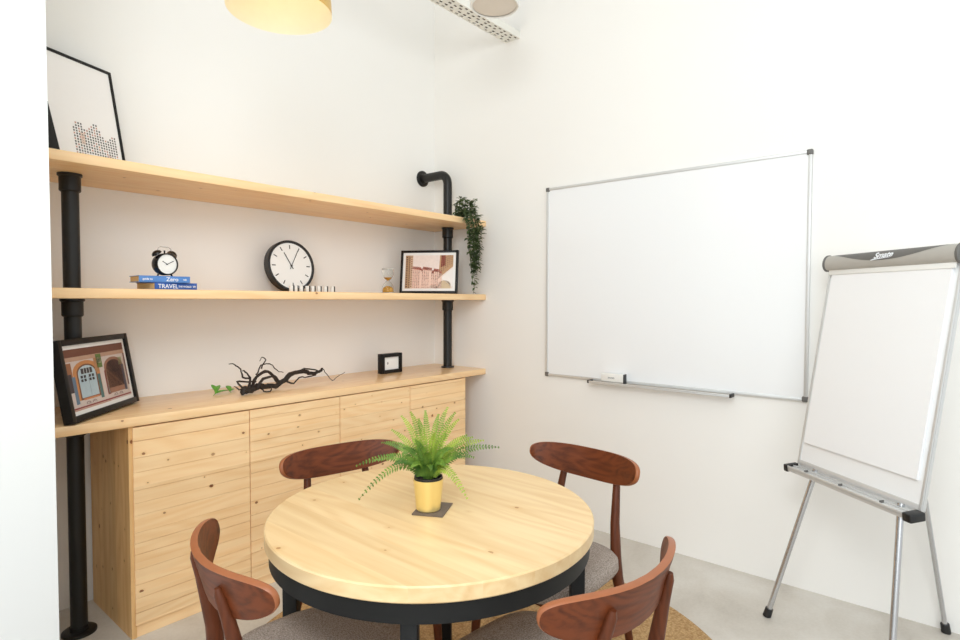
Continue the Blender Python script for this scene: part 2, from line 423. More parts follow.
# tower blocks
P = [(rect(0, 0, 1, 1), (236, 222, 214)), (rect(0, 0, .10, 1), (176, 140, 104)), (rect(.10, 0, .155, 1), (206, 178, 150))]
for k in range(14): P.append((rect(.015, .04+.068*k, .045, .075+.068*k), (92, 66, 56))); P.append((rect(.075, .02+.068*k, .10, .06+.068*k), (110, 84, 66))); P.append((rect(.115, .05+.068*k, .14, .08+.068*k), (140, 80, 62)))
for x0, x1, t0, t1 in ((.15, .33, .67, .64), (.33, .37, .60, .60), (.37, .56, .66, .62), (.56, .60, .54, .54), (.60, .72, .60, .57), (.72, .77, .55, .53)):
    P.append(([(x0, 0), (x1, 0), (x1, t1), (x0, t0)], (238, 204, 188))); P.append(([(x0, t0-.09), (x1, t1-.09), (x1, t1), (x0, t0)], (188, 84, 62)))
for i in range(15):
    for j in range(12):
        if i % 5 != 4: P.append((rect(.16+.039*i, .02+.045*j, .183+.039*i, .043+.045*j), (122, 44, 42) if (i+j) % 3 else (176, 84, 66)))
P += [([(.70, .3), (1, .66), (1, 1), (.72, 1)], (190, 150, 112)), ([(.74, .62), (.84, .70), (.84, 1), (.75, 1)], (176, 96, 80))]
for i in range(6):
    for j in range(9):
        x = .75+.042*i; y = .45+.06*j+.02*i
        if y < .97 and y > .42+(x-.7)*1.1: P.append(([(x, y), (x+.02, y+.012), (x+.02, y+.04), (x, y+.03)], (120, 76, 62)))
P += [([(.76, .32), (1, .62), (1, .08), (.97, .05)], (240, 234, 230)), (arch(.83, 0, .10, .13, .14), (206, 184, 152)), (arch(.61, 0, .03, .09, .07), (244, 236, 226))]
picture('picture_frame', 'black frame with a photo of red and cream tower blocks on the middle shelf', 'picture', (-.486, -.145, ZM), R(-59), R(9.3), .40, .297, .016, .018, .022, P)
# big leaning frame
P = [(rect(0, 0, 1, 1), (244, 241, 239))]
rr = random.Random(5)
for i in range(17):
    x = .56+.0245*i; t = .31+.10*math.sin(i*.9)*.5+.09*(1-abs(i-6)/9)
    for j in range(16):
        y = .02+.026*j
        if y < t: P.append((rect(x, y, x+.0135, y+.016), (34, 28, 32) if rr.random() < .8 else (190, 140, 124)))
P += [(rect(.62, .20, .66, .31), (230, 208, 196)), (rect(.86, .05, .90, .15), (224, 200, 192))]
picture('picture_frame', 'large white picture with dotted tower drawing in thin black frame on top shelf', 'picture', (-2.13-.525*math.cos(R(22.7)), -.125-.525*math.sin(R(22.7)), ZT), R(22.7), R(11), .525, .50, .013, .004, .016, P)
P = [(rect(0, 0, 1, 1), (228, 222, 216)), (rect(.2, .2, .8, .7), (150, 140, 132))]
picture('picture_frame', 'dark frame half hidden behind the left wall edge on the top shelf', 'picture', (-2.460-.19, -.43, ZT), R(6), R(27), .19, .245, .065, .01, .02, P)
P = [(rect(0, 0, 1, 1), (244, 244, 242)), (rect(.20, .42, .32, .58), (188, 188, 188)), (rect(.23, .40, .28, .62), (150, 150, 152))]
picture('picture_frame', 'small thick black box frame with a white card near the right post on the worktop', 'picture', (-.696, -.216, ZC), R(3), 0, .18, .128, .022, .004, .045, P)

# ------------------------------------------------------------------ wall clock
def rotx_clock(root, tilt): root.rotation_euler = (-tilt, 0, 0)
ck = thing('wall_clock', 'large round black rimmed clock with white dial leaning on the middle shelf', 'clock', (-1.298, -.145, ZM+.004), (-R(9), 0, 0))
FX = Matrix.Translation((0, 0, .148)) @ Matrix.Rotation(PI/2, 4, 'X')   # local z -> -y
MB().lathe([(0, -.03), (.142, -.03), (.148, -.026), (.148, .017), (.145, .02), (.135, .02), (.133, .012), (0, .012)], 72, M=FX).build('case', 'black_plastic', ck)
MB().lathe([(0, .0122), (.1328, .0122)], 64, M=FX, cap=False).build('dial', 'dial_white', ck)
for k in range(12):
    MB().box((-.0027, .098, .0124), (.0027, .121, .0130), M=FX @ Matrix.Rotation(-k*PI/6, 4, 'Z')).build('hour_mark', 'black_plastic', ck)
MB().box((-.0025, -.02, .0135), (.0025, .085, .0145), M=FX @ Matrix.Rotation(-R(-28), 4, 'Z')).build('hour_hand', 'black_plastic', ck)
MB().box((-.0018, -.022, .0150), (.0018, .105, .0158), M=FX @ Matrix.Rotation(-R(29), 4, 'Z')).build('minute_hand', 'black_plastic', ck)
MB().lathe([(0, .012), (.006, .012), (.006, .0165), (0, .0165)], 20, M=FX).build('hub', 'black_plastic', ck)
# row of white tiles
tl = None
txs = [-1.392, -1.365, -1.331, -1.293, -1.258, -1.218, -1.175, -1.128]
words = ['tile overlapping the clock face, leftmost of the row', 'second tile from the left of the row, before the clock', 'third tile from the left of the row, before the clock rim', 'fourth tile from the left, at the right rim of the clock',
         'fourth tile from the right end of the row', 'third tile from the right end of the row', 'tile next to the right end of the row', 'rightmost tile, farthest from the clock']
for x, wd in zip(txs, words):
    if tl is None:
        tl = thing('domino_tile', '', 'tile'); o = tl
        MB().box((-.020, -.007, 0), (-.0035, .007, .034), .001).build('tile_body', 'white_plastic', o)
        MB().box((-.0035, -.0075, 0), (.004, .0075, .035), .0008).build('dark_edge', 'black_plastic', o)
    else: o = copy_tree(tl)
    o.location = (x, -.30, ZM+.0005); o['label'] = 'small white and black ' + wd; o['group'] = 'row of small tiles beside the clock'
# hourglass
hg = thing('hourglass', 'small clear hourglass with golden sand beside the tower block picture', 'hourglass', (-.72, -.30, ZM+.0005))
pr = [(.036, .006), (.037, .02), (.034, .045), (.022, .066), (.006, .078), (.022, .092), (.034, .112), (.037, .135), (.036, .149)]
MB().lathe(pr+[(r-.0018, z) for r, z in pr[::-1]], 32, closed=True).build('glass_bulb', 'clear_glass', hg)
for za, zb in ((0, .006), (.149, .155)): MB().lathe([(0, za), (.040, za), (.040, zb), (0, zb)], 32).build('end_plate', 'clear_glass', hg)
MB().lathe([(0, .0065), (.0335, .0065), (.0345, .02), (.031, .034), (.012, .044), (0, .046)], 32).build('sand', 'sand', hg)
MB().lathe([(0, .0795), (.0035, .081), (.019, .0925), (.026, .0985), (.018, .1), (0, .096)], 32).build('sand', 'sand', hg)

# ------------------------------------------------------------------ books and alarm clock
def book(name, label, near, az, length, width, th, mat, words):
    root = thing(name, label, 'book', near, (0, 0, az), 'blue books under the alarm clock')
    c = MB()
    c.box((0, 0, 0), (length, .004, th), .0012); c.box((0, 0, 0), (length, width, .0025)); c.box((0, 0, th-.0025), (length, width, th))
    c.build('cover', mat, root)
    pgs = MB().box((.003, .003, .0025), (length-.003, width-.004, th-.0025)); pgs.build('pages', 'page_cream', root)
    for s, sz, x, z in words:
        text_mesh('title', s, sz, 'letter_white', root, Matrix.Translation((x, -.0006, z)) @ Matrix.Rotation(PI/2, 4, 'X'), .0003, bold=.0003)
    return root
book('book', 'dark blue book lying at the bottom of the two, under the lighter one', (-2.131, -.41, ZM+.0005), R(9), .195, .15, .031, 'book_blue_dark', [('TRAVEL', .026, .014, .0065), ('THE WORLD', .0105, .106, .011), ('W', .014, .174, .010)])
book('book', 'lighter blue book on top of the darker one, carrying the alarm clock', (-2.190, -.40, ZM+.032), R(-3), .208, .13, .028, 'book_blue_light', [('guide to', .012, .014, .010), ('Zero', .024, .108, .006), ('wit', .011, .178, .010)])
al = thing('alarm_clock', 'small black twin bell alarm clock with white dial standing on the blue books', 'clock', (-2.074, -.37, ZM+.0605), (0, 0, R(6)))
AX = Matrix.Translation((0, 0, .0525)) @ Matrix.Rotation(PI/2, 4, 'X')
MB().lathe([(0, -.026), (.040, -.026), (.046, -.022), (.049, -.012), (.049, .022), (.047, .026), (.043, .026), (.0425, .02), (0, .02)], 48, M=AX).build('case', 'black_gloss', al)
MB().lathe([(0, .0203), (.0424, .0203)], 48, M=AX, cap=False).build('dial', 'dial_white', al)
MB().box((-.0015, -.005, .021), (.0015, .024, .0216), M=AX @ Matrix.Rotation(R(58), 4, 'Z')).build('hour_hand', 'black_plastic', al)
MB().box((-.0012, -.006, .0218), (.0012, .033, .0222), M=AX @ Matrix.Rotation(R(-63), 4, 'Z')).build('minute_hand', 'black_plastic', al)
for s in (-1, 1):
    M = Matrix.Translation((s*.033, 0, .0965)) @ Matrix.Rotation(s*R(35), 4, 'Y')
    be = MB().lathe([(0, .016), (.010, .0145), (.019, .008), (.022, 0), (.0205, 0), (.0, .003)], 28, M=M); be.build('bell', 'black_gloss', al)
    MB().loft([(s*.024, 0, .016), (s*.032, 0, .0004)], [.005, .0035], 10).build('foot', 'black_gloss', al)
    MB().loft([(s*.024, 0, .0925), (s*.033, 0, .1005)], .003, 8).build('bell_stem', 'chrome', al)
hp = [(-.030, 0, .110), (-.028, 0, .122), (-.018, 0, .129), (.018, 0, .129), (.028, 0, .122), (.030, 0, .110)]
MB().loft(hp, .0016, 8).build('handle', 'chrome', al)
MB().loft([(0, 0, .0985), (0, 0, .114)], [.003, .004], 8).build('hammer', 'black_gloss', al)

# ------------------------------------------------------------------ branch and leaves
br = thing('dry_branch', 'dark gnarled dry branch lying on the worktop', 'branch', (-1.36, -.16, ZC))
BSH = Vector((-.03, -.09, 0))
def world_curve(mb, pts, rad, root, n=8, sub=4, jit=.004, rnd=random.Random(2)):
    P_ = [Vector(p) for p in pts]; out = []; rs = []
    for i in range(len(P_)-1):
        p0, p1, p2, p3 = P_[max(i-1, 0)], P_[i], P_[i+1], P_[min(i+2, len(P_)-1)]
        for k in range(sub):
            t = k/sub
            q = .5*((2*p1)+(p2-p0)*t+(2*p0-5*p1+4*p2-p3)*t*t+(3*p1-p0-3*p2+p3)*t**3)
            out.append(q+Vector([rnd.uniform(-jit, jit) for _ in range(3)])); rs.append(rad[i]*(1-t)+rad[i+1]*t)
    out.append(P_[-1]); rs.append(rad[-1])
    mb.loft([loc(Vector((-1.675+(p.x+1.675)*.87, p.y, p.z))+BSH, root) for p in out], [r*rnd.uniform(.85, 1.15) for r in rs], n)
zc = ZC
mb = MB()
world_curve(mb, [(-1.675, -.262, zc+.014), (-1.665, -.25, zc+.03), (-1.62, -.23, zc+.022), (-1.56, -.21, zc+.03), (-1.50, -.20, zc+.024), (-1.43, -.19, zc+.020), (-1.37, -.18, zc+.038), (-1.29, -.17, zc+.075), (-1.20, -.155, zc+.078), (-1.12, -.14, zc+.055), (-1.06, -.13, zc+.068), (-1.04, -.13, zc+.08)],
            [.015, .019, .017, .016, .015, .0155, .0125, .012, .012, .0105, .0085, .004], br)
mb.build('main_stem', 'branch_dark', br)
twigs = [([(-1.60, -.22, zc+.03), (-1.56, -.20, zc+.08), (-1.50, -.20, zc+.105), (-1.44, -.19, zc+.08), (-1.40, -.19, zc+.04)], .009, .007),
         ([(-1.58, -.24, zc+.03), (-1.53, -.23, zc+.07), (-1.47, -.22, zc+.075), (-1.43, -.21, zc+.04)], .008, .005),
         ([(-1.63, -.23, zc+.03), (-1.61, -.22, zc+.075), (-1.655, -.22, zc+.09), (-1.665, -.215, zc+.13), (-1.70, -.21, zc+.155), (-1.73, -.21, zc+.16)], .006, .002),
         ([(-1.62, -.22, zc+.03), (-1.605, -.21, zc+.08), (-1.63, -.21, zc+.115), (-1.65, -.21, zc+.12)], .007, .0025),
         ([(-1.56, -.20, zc+.09), (-1.52, -.19, zc+.135), (-1.46, -.18, zc+.14), (-1.41, -.18, zc+.10), (-1.36, -.17, zc+.085)], .004, .002),
         ([(-1.52, -.19, zc+.12), (-1.49, -.19, zc+.165), (-1.515, -.19, zc+.18), (-1.53, -.19, zc+.16)], .0035, .0015),
         ([(-1.67, -.25, zc+.03), (-1.70, -.26, zc+.035), (-1.735, -.27, zc+.055)], .006, .002),
         ([(-1.66, -.25, zc+.028), (-1.70, -.24, zc+.075), (-1.64, -.24, zc+.065), (-1.58, -.23, zc+.06)], .005, .004),
         ([(-1.54, -.21, zc+.025), (-1.545, -.25, zc+.012), (-1.51, -.265, zc+.010), (-1.50, -.24, zc+.03), (-1.53, -.22, zc+.04)], .005, .002),
         ([(-1.36, -.18, zc+.04), (-1.30, -.19, zc+.022), (-1.26, -.185, zc+.05), (-1.18, -.17, zc+.045), (-1.12, -.165, zc+.05)], .005, .003),
         ([(-1.28, -.17, zc+.07), (-1.22, -.18, zc+.095), (-1.15, -.16, zc+.085), (-1.06, -.14, zc+.065), (-1.04, -.13, zc+.08)], .005, .003),
         ([(-1.04, -.13, zc+.082), (-1.025, -.135, zc+.06), (-.985, -.16, zc+.005), (-.93, -.14, zc+.022), (-.85, -.12, zc+.042)], .0028, .0015)]
for pts, a, b in twigs:
    mb = MB(); n = len(pts)
    world_curve(mb, pts, [a+(b-a)*i/(n-1) for i in range(n)], br, n=7, sub=3, jit=.003)
    mb.build('twig', 'branch_dark', br)
def leaf_blade(mb, base, d, up, L, W, n=6, fold=.25):
    d = Vector(d).normalized(); up = Vector(up).normalized(); sd = d.cross(up).normalized(); up = sd.cross(d)
    base = Vector(base); mid = []; lf = []; rt = []
    for i in range(n+1):
        t = i/n; w = W*math.sin(PI*min(1, t*.92+.04))**.8*(1-.25*t); p = base+d*L*t+up*(-.18*L*t*t)
        mid.append(p); lf.append(p+sd*w/2+up*w*fold); rt.append(p-sd*w/2+up*w*fold)
    vm = [mb.bm.verts.new(p) for p in mid]; vl = [mb.bm.verts.new(p) for p in lf]; vr = [mb.bm.verts.new(p) for p in rt]
    for i in range(n):
        for q in ((vm[i], vm[i+1], vl[i+1], vl[i]), (vm[i+1], vm[i], vr[i], vr[i+1])):
            f = mb.bm.faces.new(q); f.material_index = mb.cur
for (x, y, az, L, n, lab) in ((-1.785, -.215, R(50), .095, 3, 'larger fallen green leaf lying left of the dry branch'), (-1.695, -.19, R(75), .062, 2, 'smaller fallen green leaf closest to the dry branch')):
    lt = thing('fallen_leaf', lab, 'leaf', (x, y, ZC+.001), (0, 0, az), 'fallen leaves on the worktop')
    mb = MB()
    for k in range(n): leaf_blade(mb, (.012*k, 0, .004+.004*k), (1, .7*(k-1), .30+.28*k), (0, 0, 1), L*(1-.14*k), .034-.003*k, fold=.2)
    mb.build('leaf_blade', 'leaf_fresh', lt)
    MB().loft([(-.03, 0, .001), (-.01, 0, .003), (.02, 0, .005)], [.0012, .0012, .001], 6).build('leaf_stalk', 'leaf_fresh', lt)

# ------------------------------------------------------------------ hanging plant on the top shelf
hp_ = thing('trailing_plant', 'dark green trailing plant hanging over the right end of the top shelf', 'plant', (-.185, -.47, ZT))
rp = random.Random(11)
leafs = MB().mat('ivy_green'); stems = MB()
for s in range(24):
    dx_ = rp.uniform(-.085, .085); dyy = rp.uniform(-.032, .004); end = rp.choice([1.84, 1.78, 1.7, 1.64, 1.60, 1.66, 1.74]) if s else 1.475
    if s == 1: end = 1.52
    pts = [Vector((dx_*.4, .06, .012)), Vector((dx_, .02+dyy*.3, .03+rp.uniform(0, .05))), Vector((dx_*1.0, -.05+dyy*.3, .035)), Vector((dx_*.9+.012, -.066+dyy, -.06))]
    z = -.06
    while ZT+z > end:
        z -= .045; f = max(.10, 1-(-z)/.62); pts.append(Vector((dx_*f*.9+.012+rp.uniform(-.008, .008)+.018*(-z), -.066+dyy*f+rp.uniform(-.005, .005), z)))
    stems.loft(pts, .0014, 5)
    for a, b in zip(pts, pts[1:]):
        for k in range(3):
            p = a.lerp(b, rp.random()); ang = rp.uniform(0, 2*PI)
            d = Vector((math.cos(ang), -abs(math.sin(ang))*.9, rp.uniform(-.7, .5))); leaf_blade(leafs, p, d, (rp.uniform(-.3, .3), -.4, 1), rp.uniform(.026, .042), rp.uniform(.014, .021), n=4)
for k in range(16):
    a = rp.uniform(0, 2*PI); p0 = Vector((rp.uniform(-.07, .07), rp.uniform(-.03, .03), .01)); p2 = p0+Vector((rp.uniform(-.04, .05), rp.uniform(-.04, .02), rp.uniform(.07, .135)))
    pts = [p0, p0.lerp(p2, .6)+Vector((0, 0, .015)), p2]; stems.loft(pts, .0014, 5)
    for a_, b_ in zip(pts, pts[1:]):
        for q in range(5):
            p = a_.lerp(b_, rp.random()); ang = rp.uniform(0, 2*PI); leaf_blade(leafs, p, (math.cos(ang), math.sin(ang), rp.uniform(-.3, .7)), (0, 0, 1), rp.uniform(.026, .042), rp.uniform(.014, .021), n=4)
leafs.build('leaves', None, hp_)['kind'] = 'stuff'; stems.build('stems', 'ivy_green', hp_)

# ------------------------------------------------------------------ table
TX, TY = -1.862, -1.832
tb = thing('round_table', 'round table with pale pine top and black metal base', 'table', (TX, TY, 0))
MB().lathe([(0, .708), (.493, .708), (.497, .712), (.497, .746), (.493, .750), (0, .750)], 128).build('tabletop', 'pine_table', tb)
MB().lathe([(.485, .655), (.485, .7075), (.461, .7075), (.461, .655)], 128, closed=True).build('apron', 'black_table_metal', tb)
for a in (218, 308, 38, 128):
    M = Matrix.Translation((.452*math.cos(R(a)), .452*math.sin(R(a)), 0)) @ Matrix.Rotation(R(a), 4, 'Z')
    MB().box((-.022, -.02, .012), (.022, .02, .70), .002, M=M).build('leg', 'black_table_metal', tb)
rug = MB().lathe([(0, .0), (.97, .0), (.972, .003), (.97, .007), (.96, .009), (0, .009)], 128).build('rug', 'jute'); rug.location = (-1.48, -1.71, .0005)
tag(rug, 'round woven jute rug on the concrete floor under the table', 'rug')

# ------------------------------------------------------------------ chairs
def make_chair():
    root = thing('dining_chair', '', 'chair')
    # seat : rounded trapezoid cushion
    mb = MB(); n = 48; rings = []
    def outline(t, g):
        x = math.copysign(abs(math.cos(t))**.5, math.cos(t)); y = math.copysign(abs(math.sin(t))**.5, math.sin(t))
        w = .230-.018*(-y) if y < 0 else .230-.022*y
        return Vector((x*(w-g), .018+y*(.232-g), 0))
    prof = [(.03, .418), (.008, .420), (0, .430), (.002, .458), (.014, .473), (.05, .481), (.12, .485)]
    for g, z in prof: rings.append([mb.bm.verts.new(outline(2*PI*k/n, g)+Vector((0, 0, z))) for k in range(n)])
    for a, b in zip(rings, rings[1:]):
        for k in range(n): mb.bm.faces.new((a[k], a[(k+1) % n], b[(k+1) % n], b[k]))
    mb.bm.faces.new(rings[0][::-1]); mb.bm.faces.new(rings[-1]); mb.build('seat', 'seat_fabric', root, angle=60)
    # rails below the seat
    mb = MB(); mb.box((-.17, .150, .375), (.17, .172, .4175), .003); mb.box((-.15, -.185, .375), (.15, -.163, .4175), .003)
    for s in (-1, 1): mb.box((s*.165, -.18, .375), (s*.145, .165, .4175), .003)
    mb.build('seat_frame', 'walnut_leg', root)
    for s in (-1, 1):
        MB().loft([(s*.200, .195, .0), (s*.190, .185, .2), (s*.178, .172, .36), (s*.175, .168, .417)], [.011, .016, .019, .018], 16).build('leg', 'walnut_leg', root)
        MB().loft([(s*.190, -.285, .0), (s*.172, -.248, .20), (s*.156, -.216, .36), (s*.150, -.212, .43), (s*.136, -.226, .56), (s*.123, -.256, .70), (s*.117, -.2705, .753), (s*.1165, -.274, .768)],
                  [.012, (.016, .017), (.019, .024), (.019, .024), (.016, .020), (.0135, .0145), (.012, .012), .007], 16, up=(1, 0, 0)).build('rear_leg', 'walnut_leg', root)
    # backrest : bent plywood oval
    mb = MB(); Rb = .40; HW = .272; N = 72; tilt = R(15)
    def outl(k):
        t = 2*PI*k/N; c, s_ = math.cos(t), math.sin(t)
        u = math.copysign(abs(c)**.72, c)*HW
        v = math.copysign(abs(s_)**.80, s_)
        v *= .054 if v > 0 else .064
        return u, v
    def P3(u, v, off):
        ph = u/Rb; rr = Rb+off
        x = rr*math.sin(ph); y = -(rr*math.cos(ph)-Rb*math.cos(HW*.93/Rb))
        # tilt back about x axis through the tip chord
        q = Matrix.Rotation(tilt, 3, 'X') @ Vector((x, y, v))
        return q+Vector((0, -.20, .772))
    th = .0085
    tot = []
    sections = [(1., th*.55), (.985, th), (.9, th), (.7, th), (.45, th), (.2, th)]
    fr = {}
    for side in (1, -1):
        fr[side] = [[mb.bm.verts.new(P3(*(c*sc for c in outl(k)), side*o)) for k in range(N)] for sc, o in sections]
        for ri, (a, b) in enumerate(zip(fr[side], fr[side][1:])):
            mb.mat('walnut_edge' if ri == 0 else 'walnut_board')
            for k in range(N):
                f = mb.bm.faces.new((a[k], a[(k+1) % N], b[(k+1) % N], b[k])); f.material_index = mb.cur
        c = mb.bm.verts.new(P3(0, 0, side*th)); r = fr[side][-1]; mb.mat('walnut_board')
        for k in range(N):
            f = mb.bm.faces.new((r[k], r[(k+1) % N], c)); f.material_index = mb.cur
    mb.mat('walnut_edge')
    a, b = fr[1][0], fr[-1][0]
    for k in range(N):
        f = mb.bm.faces.new((a[k], a[(k+1) % N], b[(k+1) % N], b[k])); f.material_index = mb.cur
    mb.build('backrest', None, root, angle=50)
    return root
ch = make_chair()
spots = [((-2.466, -1.775), -12., 'walnut dining chair left of the table, in front of the leftmost cabinet door'),
         ((-1.752, -1.222), -101.6, 'walnut dining chair between the table and the cabinet, partly behind the fern'),
         ((-1.187, -1.970), 175., 'walnut dining chair below the whiteboard, backrest facing us across the table'),
         ((-1.966, -2.508), 84., 'walnut dining chair nearest the flip chart, seen from behind')]
for i, ((x, y), az, lab) in enumerate(spots):
    o = ch if i == 0 else copy_tree(ch)
    a = R(az); o.location = (x+.20*math.cos(a), y+.20*math.sin(a), .0117); o.rotation_euler = (0, 0, a-PI/2)
    o['label'] = lab; o['group'] = 'chairs around the table'

# ------------------------------------------------------------------ coaster + fern
ca = R(-70)
co = MB().box((-.049, -.060, 0), (.049, .060, .004), .001).build('coaster', 'coaster_dark'); co.location = (-1.868, -1.838, .7505); co.rotation_euler = (0, 0, R(-62))
tag(co, 'thin dark square coaster under the gold fern pot', 'coaster')
fn = thing('potted_fern', 'green fern in a gold pot on the round table', 'plant', (-1.882, -1.833, .755))
MB().lathe([(0, 0), (.035, 0), (.038, .003), (.0465, .092), (.047, .097), (.0450, .097), (.042, .088), (.0, .086)], 48).build('pot', 'gold_pot', fn)
MB().lathe([(.0435, .086), (.0440, .104), (.0415, .104), (.038, .088), (0, .09)], 40, cap=False).build('nursery_pot', 'black_plastic', fn)
MB().lathe([(0, .094), (.02, .095), (.041, .091), (0.03, .0905), (0, .0905)], 32).build('soil', 'soil', fn)
rv = Vector((.645, -.764, 0)); tv = Vector((-.764, -.645, 0))    # sideways, and towards the room's entrance
rf = random.Random(4)
def frond(r, t, z, mat, width=.034, lift=1.):
    P0 = Vector((r*.04, 0, .096)); end = rv*r+tv*t; hd = end.length
    P0 = end*.06+Vector((0, 0, .094)); P2 = end+Vector((0, 0, .10+z))
    k_ = max(.12, 1-max(z, 0)/.16); P1 = end*.34+Vector((0, 0, .10+max(z*(.62+.28*k_), .02)+lift*(.030+.30*hd)*k_))
    n = 27; pts = [P0*(1-u)**2+P1*2*u*(1-u)+P2*u*u for u in [i/n for i in range(n+1)]]
    mb = MB().mat(mat)
    mb.loft(pts, [.0014*(1-.7*i/n) for i in range(n+1)], 5)
    for i in range(2, n+1):
        u = i/n; q = pts[i]; tg = (pts[min(i+1, n)]-pts[i-1]).normalized()
        sd = tg.cross(Vector((0, 0, 1)))
        face = (tv*.9+Vector((0, 0, .45))).normalized()
        s2 = tg.cross(face); sd = (sd*(.55 if z < .10 else .3)+s2).normalized()
        nu = sd.cross(tg)
        wl = width*.64*math.sin(PI*min(1, u*.80+.16))**.5*(1.12-.55*u)*min(1, (1-u)*9+.3)
        for s_ in (-1, 1):
            dd = sd*s_+tg*.40+nu*.10+Vector([rf.uniform(-.12, .12) for _ in range(3)])
            leaf_blade(mb, q, dd, nu, max(.004, wl), .0066, n=2, fold=.1)
    mb.build('frond', None, fn)
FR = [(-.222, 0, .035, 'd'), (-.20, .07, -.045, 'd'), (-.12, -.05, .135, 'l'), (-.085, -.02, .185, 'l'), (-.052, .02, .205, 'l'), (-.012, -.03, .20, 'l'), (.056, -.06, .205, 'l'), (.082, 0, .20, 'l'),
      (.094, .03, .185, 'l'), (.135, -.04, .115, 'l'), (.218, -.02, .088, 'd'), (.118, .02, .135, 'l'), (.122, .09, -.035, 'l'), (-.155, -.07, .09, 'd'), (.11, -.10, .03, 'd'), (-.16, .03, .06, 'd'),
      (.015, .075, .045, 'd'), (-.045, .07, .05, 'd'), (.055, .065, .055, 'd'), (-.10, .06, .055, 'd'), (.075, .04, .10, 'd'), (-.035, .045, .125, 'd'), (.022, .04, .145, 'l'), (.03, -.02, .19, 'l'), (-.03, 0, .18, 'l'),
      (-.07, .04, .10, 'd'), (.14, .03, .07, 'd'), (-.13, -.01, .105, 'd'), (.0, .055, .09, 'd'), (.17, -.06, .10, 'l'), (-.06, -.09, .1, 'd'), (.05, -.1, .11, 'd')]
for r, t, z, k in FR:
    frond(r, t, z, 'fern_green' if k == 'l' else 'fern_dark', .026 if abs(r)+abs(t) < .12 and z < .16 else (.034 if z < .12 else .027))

# ------------------------------------------------------------------ whiteboard + eraser
WY1, WY2, WZ = -1.0216, -2.5219, .9216
wbd = thing('whiteboard', 'large whiteboard with aluminium frame mounted on the right wall', 'whiteboard', (0, (WY1+WY2)/2, WZ))
def wl(p): return (p[0], p[1]-(WY1+WY2)/2, p[2]-WZ)
mb = MB().box(wl((-.014, WY1-.004, WZ+.004)), wl((-.002, WY2+.004, WZ+1.196))); mb.build('panel', 'board_white', wbd, smooth=False)
fw = .016
mb = MB()
for a, b in (((-.02, WY1, WZ), (-.001, WY1-fw, WZ+1.2)), ((-.02, WY2+fw, WZ), (-.001, WY2, WZ+1.2)), ((-.02, WY1-fw, WZ), (-.001, WY2+fw, WZ+fw)), ((-.02, WY1-fw, WZ+1.2-fw), (-.001, WY2+fw, WZ+1.2))): mb.box(wl(a), wl(b), .003)
mb.build('frame', 'aluminium', wbd)
for y in (WY1, WY2):
    for z in (WZ, WZ+1.2):
        sy = 1 if y == WY1 else -1; sz = -1 if z == WZ else 1
        MB().box(wl((-.023, y+sy*.003, z+sz*.003)), wl((-.0005, y-sy*.024, z-sz*.024)), .006, 3).build('corner_cap', 'grey_plastic', wbd)
ty1, ty2 = -1.365, -2.185
mb = MB(); mb.box(wl((-.075, ty1, WZ-.010)), wl((-.0215, ty2, WZ-.004)), .001); mb.box(wl((-.075, ty1, WZ-.004)), wl((-.071, ty2, WZ+.004)), .001)
tr = mb.build('pen_tray', 'aluminium', wbd)
for y in (ty1, ty2): MB().box(wl((-.077, y-.005, WZ-.012)), wl((-.02, y+.005, WZ+.007)), .002).build('end_cap', 'black_plastic', tr)
er = thing('board_eraser', 'small white board eraser standing on the whiteboard pen tray', 'eraser', (-.048, -1.520, WZ-.0035))
MB().box((-.018, -.072, .012), (.018, .072, .058), .004, 3).build('grip', 'white_plastic', er)
MB().box((-.017, -.070, 0), (.017, .070, .012), .001).build('felt_pad', 'light_grey_plastic', er)
MB().box((-.0186, -.074, .004), (.0186, -.069, .060), .002).build('end_strip', 'black_plastic', er)
text_mesh('lettering', 'ERASER', .013, 'letter_grey', er, Matrix.Translation((-.0184, .028, .030)) @ Matrix.Rotation(-PI/2, 4, 'Z') @ Matrix.Rotation(PI/2, 4, 'X'))

# ------------------------------------------------------------------ flip chart
FB = Vector((-.2909, -2.5378, .6871)); FA, FT, FW, FH = R(-130.117), R(9.364), .597, .863
fc = thing('flip_chart', 'white flip chart with grey clamp bar on three metal legs by the right wall', 'flip chart', (-.45, -2.8, 0))
BM = Matrix.Translation(FB-fc.location) @ Matrix.Rotation(FA, 4, 'Z') @ Matrix.Rotation(-FT, 4, 'X')   # x right, y away, z up the board
mb = MB().box((.008, .004, .006), (FW-.008, .016, FH)).xform(BM); mb.build('board', 'board_white', fc, smooth=False)
mb = MB()
for a, b in (((0, 0, 0), (.011, .02, FH)), ((FW-.011, 0, 0), (FW, .02, FH)), ((.011, 0, 0), (FW-.011, .02, .020))): mb.box(a, b, .002)
for x in (FW+.0005,): mb.box((x, .004, .01), (x+.002, .008, FH))
mb.xform(BM).build('frame', 'aluminium', fc)
pd = MB().box((.028, -.006, .098), (FW-.030, .0035, FH+.01), .0006, 1)
pd.box((.030, -.0075, .100), (FW-.028, -.0062, FH+.01))
pd.xform(BM).build('paper_pad', 'paper_white', fc, smooth=False)
